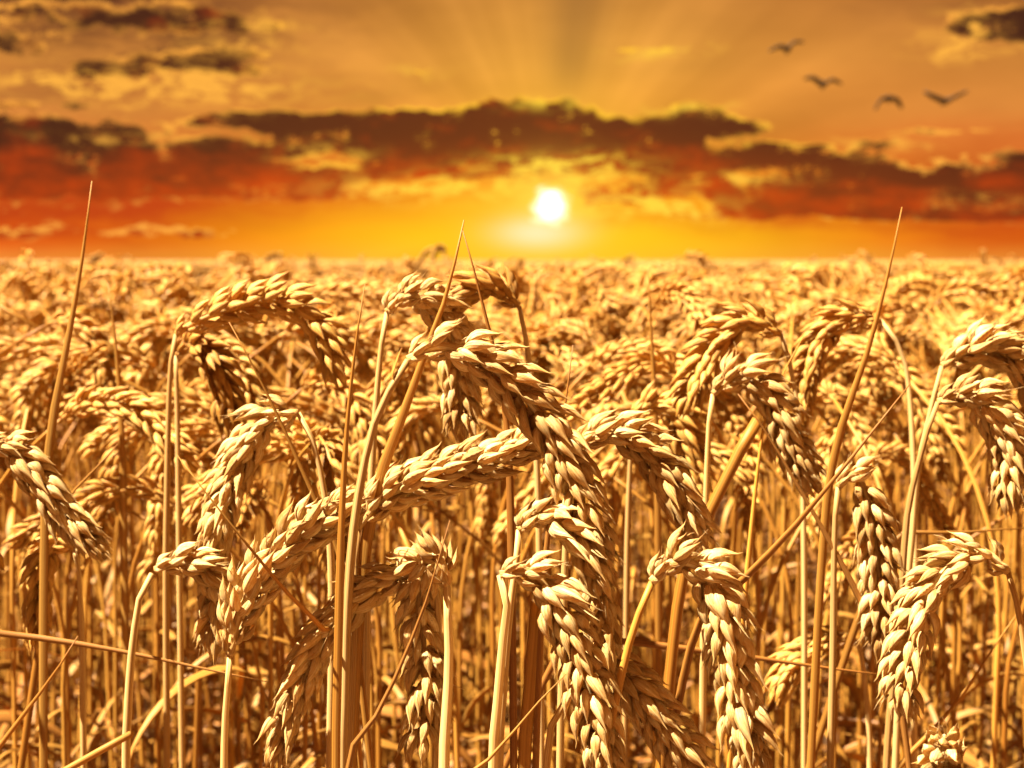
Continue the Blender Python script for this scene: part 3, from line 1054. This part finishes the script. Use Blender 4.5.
def scatter(big, lod, xs, ys, hs, rz):
    arrs = proto_arrays(lod)
    ks = rng.integers(len(arrs), size=len(xs))
    for k, (v, q, t, h, qm, tm) in enumerate(arrs):
        idx = np.nonzero(ks == k)[0]
        if not len(idx):
            continue
        n, nv = len(idx), len(v)
        c, s = np.cos(rz[idx])[:, None], np.sin(rz[idx])[:, None]
        sc = (hs[idx] / .80)[:, None]
        lx, ly = rng.normal(0, .035, (n, 1)), rng.normal(0, .035, (n, 1))
        X = (v[None, :, 0] * c - v[None, :, 1] * s) * sc + v[None, :, 2] * lx + xs[idx][:, None]
        Y_ = (v[None, :, 0] * s + v[None, :, 1] * c) * sc + v[None, :, 2] * ly + ys[idx][:, None]
        Z = v[None, :, 2] * sc
        V = np.stack([X, Y_, Z], -1).reshape(-1, 3)
        off = (np.arange(n) * nv)[:, None, None]
        hh = np.tile(h, (n, 1)).reshape(n, nv, 3)
        hh[:, :, 2] = (hh[:, :, 2] + rng.random((n, 1))) % 1.0
        base = big.n
        big.v.append(V)
        big.h.append(hh.reshape(-1, 3))
        big.n += len(V)
        if len(q):
            big.q.append((q[None] + off).reshape(-1, 4) + base)
            big.qm.append(np.tile(qm, n))
        if len(t):
            big.t.append((t[None] + off).reshape(-1, 3) + base)
            big.tm.append(np.tile(tm, n))


def wedge(y0, y1, dens_, half):
    y = []
    area = half * (y1 ** 2 - y0 ** 2)
    n = int(area * dens_)
    yy = np.sqrt(rng.uniform(y0 ** 2, y1 ** 2, n))
    xx = rng.uniform(-1, 1, n) * yy * half
    return xx, yy


big = MB()
# 1.3 - 3.6 m
xs, ys = wedge(Y1, 3.6, 330, .55)
scatter(big, 2, xs, ys, np.where(rng.random(len(xs)) < .010, rng.uniform(.86, .877, len(xs)), np.minimum(rng.normal(.795, .034, len(xs)), CAMH - .008)), rng.uniform(0, 6.28, len(xs)))
# crop beside the frame, nearer (it shades the front and stands there if one steps aside)
xs, ys = [], []
for _ in range(900):
    x, y = rng.uniform(-1.1, 1.1), rng.uniform(.1, 1.4)
    if abs(x) > y * .345 + .15 and abs(x) > .30:
        xs.append(x)
        ys.append(y)
xs, ys = np.array(xs), np.array(ys)
scatter(big, 2, xs, ys, rng.normal(.785, .028, len(xs)), rng.uniform(0, 6.28, len(xs)))
# 3.6 - 11 m
xs, ys = wedge(3.6, 11, 170, .48)
scatter(big, 3, xs, ys, np.where(rng.random(len(xs)) < .012, rng.uniform(.85, .90, len(xs)), np.minimum(rng.normal(.80, .028, len(xs)), .84)), rng.uniform(0, 6.28, len(xs)))
# 11 - 45 m
xs, ys = wedge(11, 45, 26, .42)
scatter(big, 4, xs, ys, np.minimum(rng.normal(.80, .030, len(xs)), .835), rng.uniform(0, 6.28, len(xs)))
# closed canopy of the far field
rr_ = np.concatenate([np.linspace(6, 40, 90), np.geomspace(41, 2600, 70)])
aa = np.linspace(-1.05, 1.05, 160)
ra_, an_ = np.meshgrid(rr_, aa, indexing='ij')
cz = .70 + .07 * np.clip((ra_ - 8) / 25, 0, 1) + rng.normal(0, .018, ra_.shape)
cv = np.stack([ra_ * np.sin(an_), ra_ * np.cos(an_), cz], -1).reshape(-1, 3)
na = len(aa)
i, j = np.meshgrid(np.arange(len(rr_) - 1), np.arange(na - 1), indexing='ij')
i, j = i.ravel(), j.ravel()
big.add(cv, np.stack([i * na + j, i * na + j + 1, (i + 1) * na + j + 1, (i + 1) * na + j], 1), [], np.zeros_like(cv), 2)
o = big.build('wheat_field', [M_FAR, M_STEM, M_CANOPY, M_BROWN, M_DIST_SHADED])
tag(o, 'ripe golden wheat field stretching blurred to the horizon', 'wheat field', kind='stuff')

# ------------------------------------------------------------------ birds


def bird(label, Y, wing, seed):
    """wing: five pixels, left tip, left wrist, body, right wrist, right tip"""
    r = np.random.default_rng(seed)
    Wp = P3(wing, Y)
    c = Wp[2].copy()
    m = MB()
    path = smooth_path(Wp, 33) - c
    u = np.abs(np.linspace(-1, 1, 33))
    chord = .19 * np.clip(1.0 - .25 * u - .6 * u ** 5, .12, 1)
    fwd = unit([0.25 * r.uniform(-1, 1), -1, .30])
    # wing loft: chord runs along the flight direction, which is tilted up towards the viewer
    add_tube(m, path, chord, np.clip(.030 * (1 - u), .012, 1) + .022, ns=12, side=fwd, rnd=.3)
    # body, head, beak and tail along the flight direction
    bz = np.array([-.34, -.26, -.18, -.05, .08, .17, .22, .27, .31, .35])
    br = np.array([.055, .040, .05, .085, .085, .055, .048, .050, .030, .008])
    bt = np.array([.012, .02, .045, .08, .08, .055, .048, .050, .030, .008])
    bp = np.stack([bz * fwd[0], bz * fwd[1], bz * fwd[2] - .02], 1)
    add_tube(m, bp, br, bt, ns=12, side=(1, 0, 0), rnd=.6)
    o = m.build('bird', M_BIRD, None, loc=c)
    rm = o.modifiers.new('join', 'REMESH')
    rm.mode = 'VOXEL'
    rm.voxel_size = .012
    rm.use_smooth_shade = True
    return tag(o, label, 'bird', 'birds flying over the field')


bird('bird with raised bent wings, the highest of the four', 50, [(769, 51), (780, 46.5), (788, 49), (794, 42.5), (804, 42)], 1)
bird('bird gliding with both wings spread in a shallow arch, below the highest one', 50, [(804, 79), (813, 78), (823, 84.5), (832, 80), (842, 84)], 2)
bird('bird with both wings pushed down in an arch', 50, [(875, 110), (881, 100), (889, 98.5), (896.5, 100), (902, 108.5)], 3)
bird('bird with thin wings held up in a wide V', 50, [(924, 91.5), (934, 97), (946, 101), (955, 97), (968, 91)], 4)
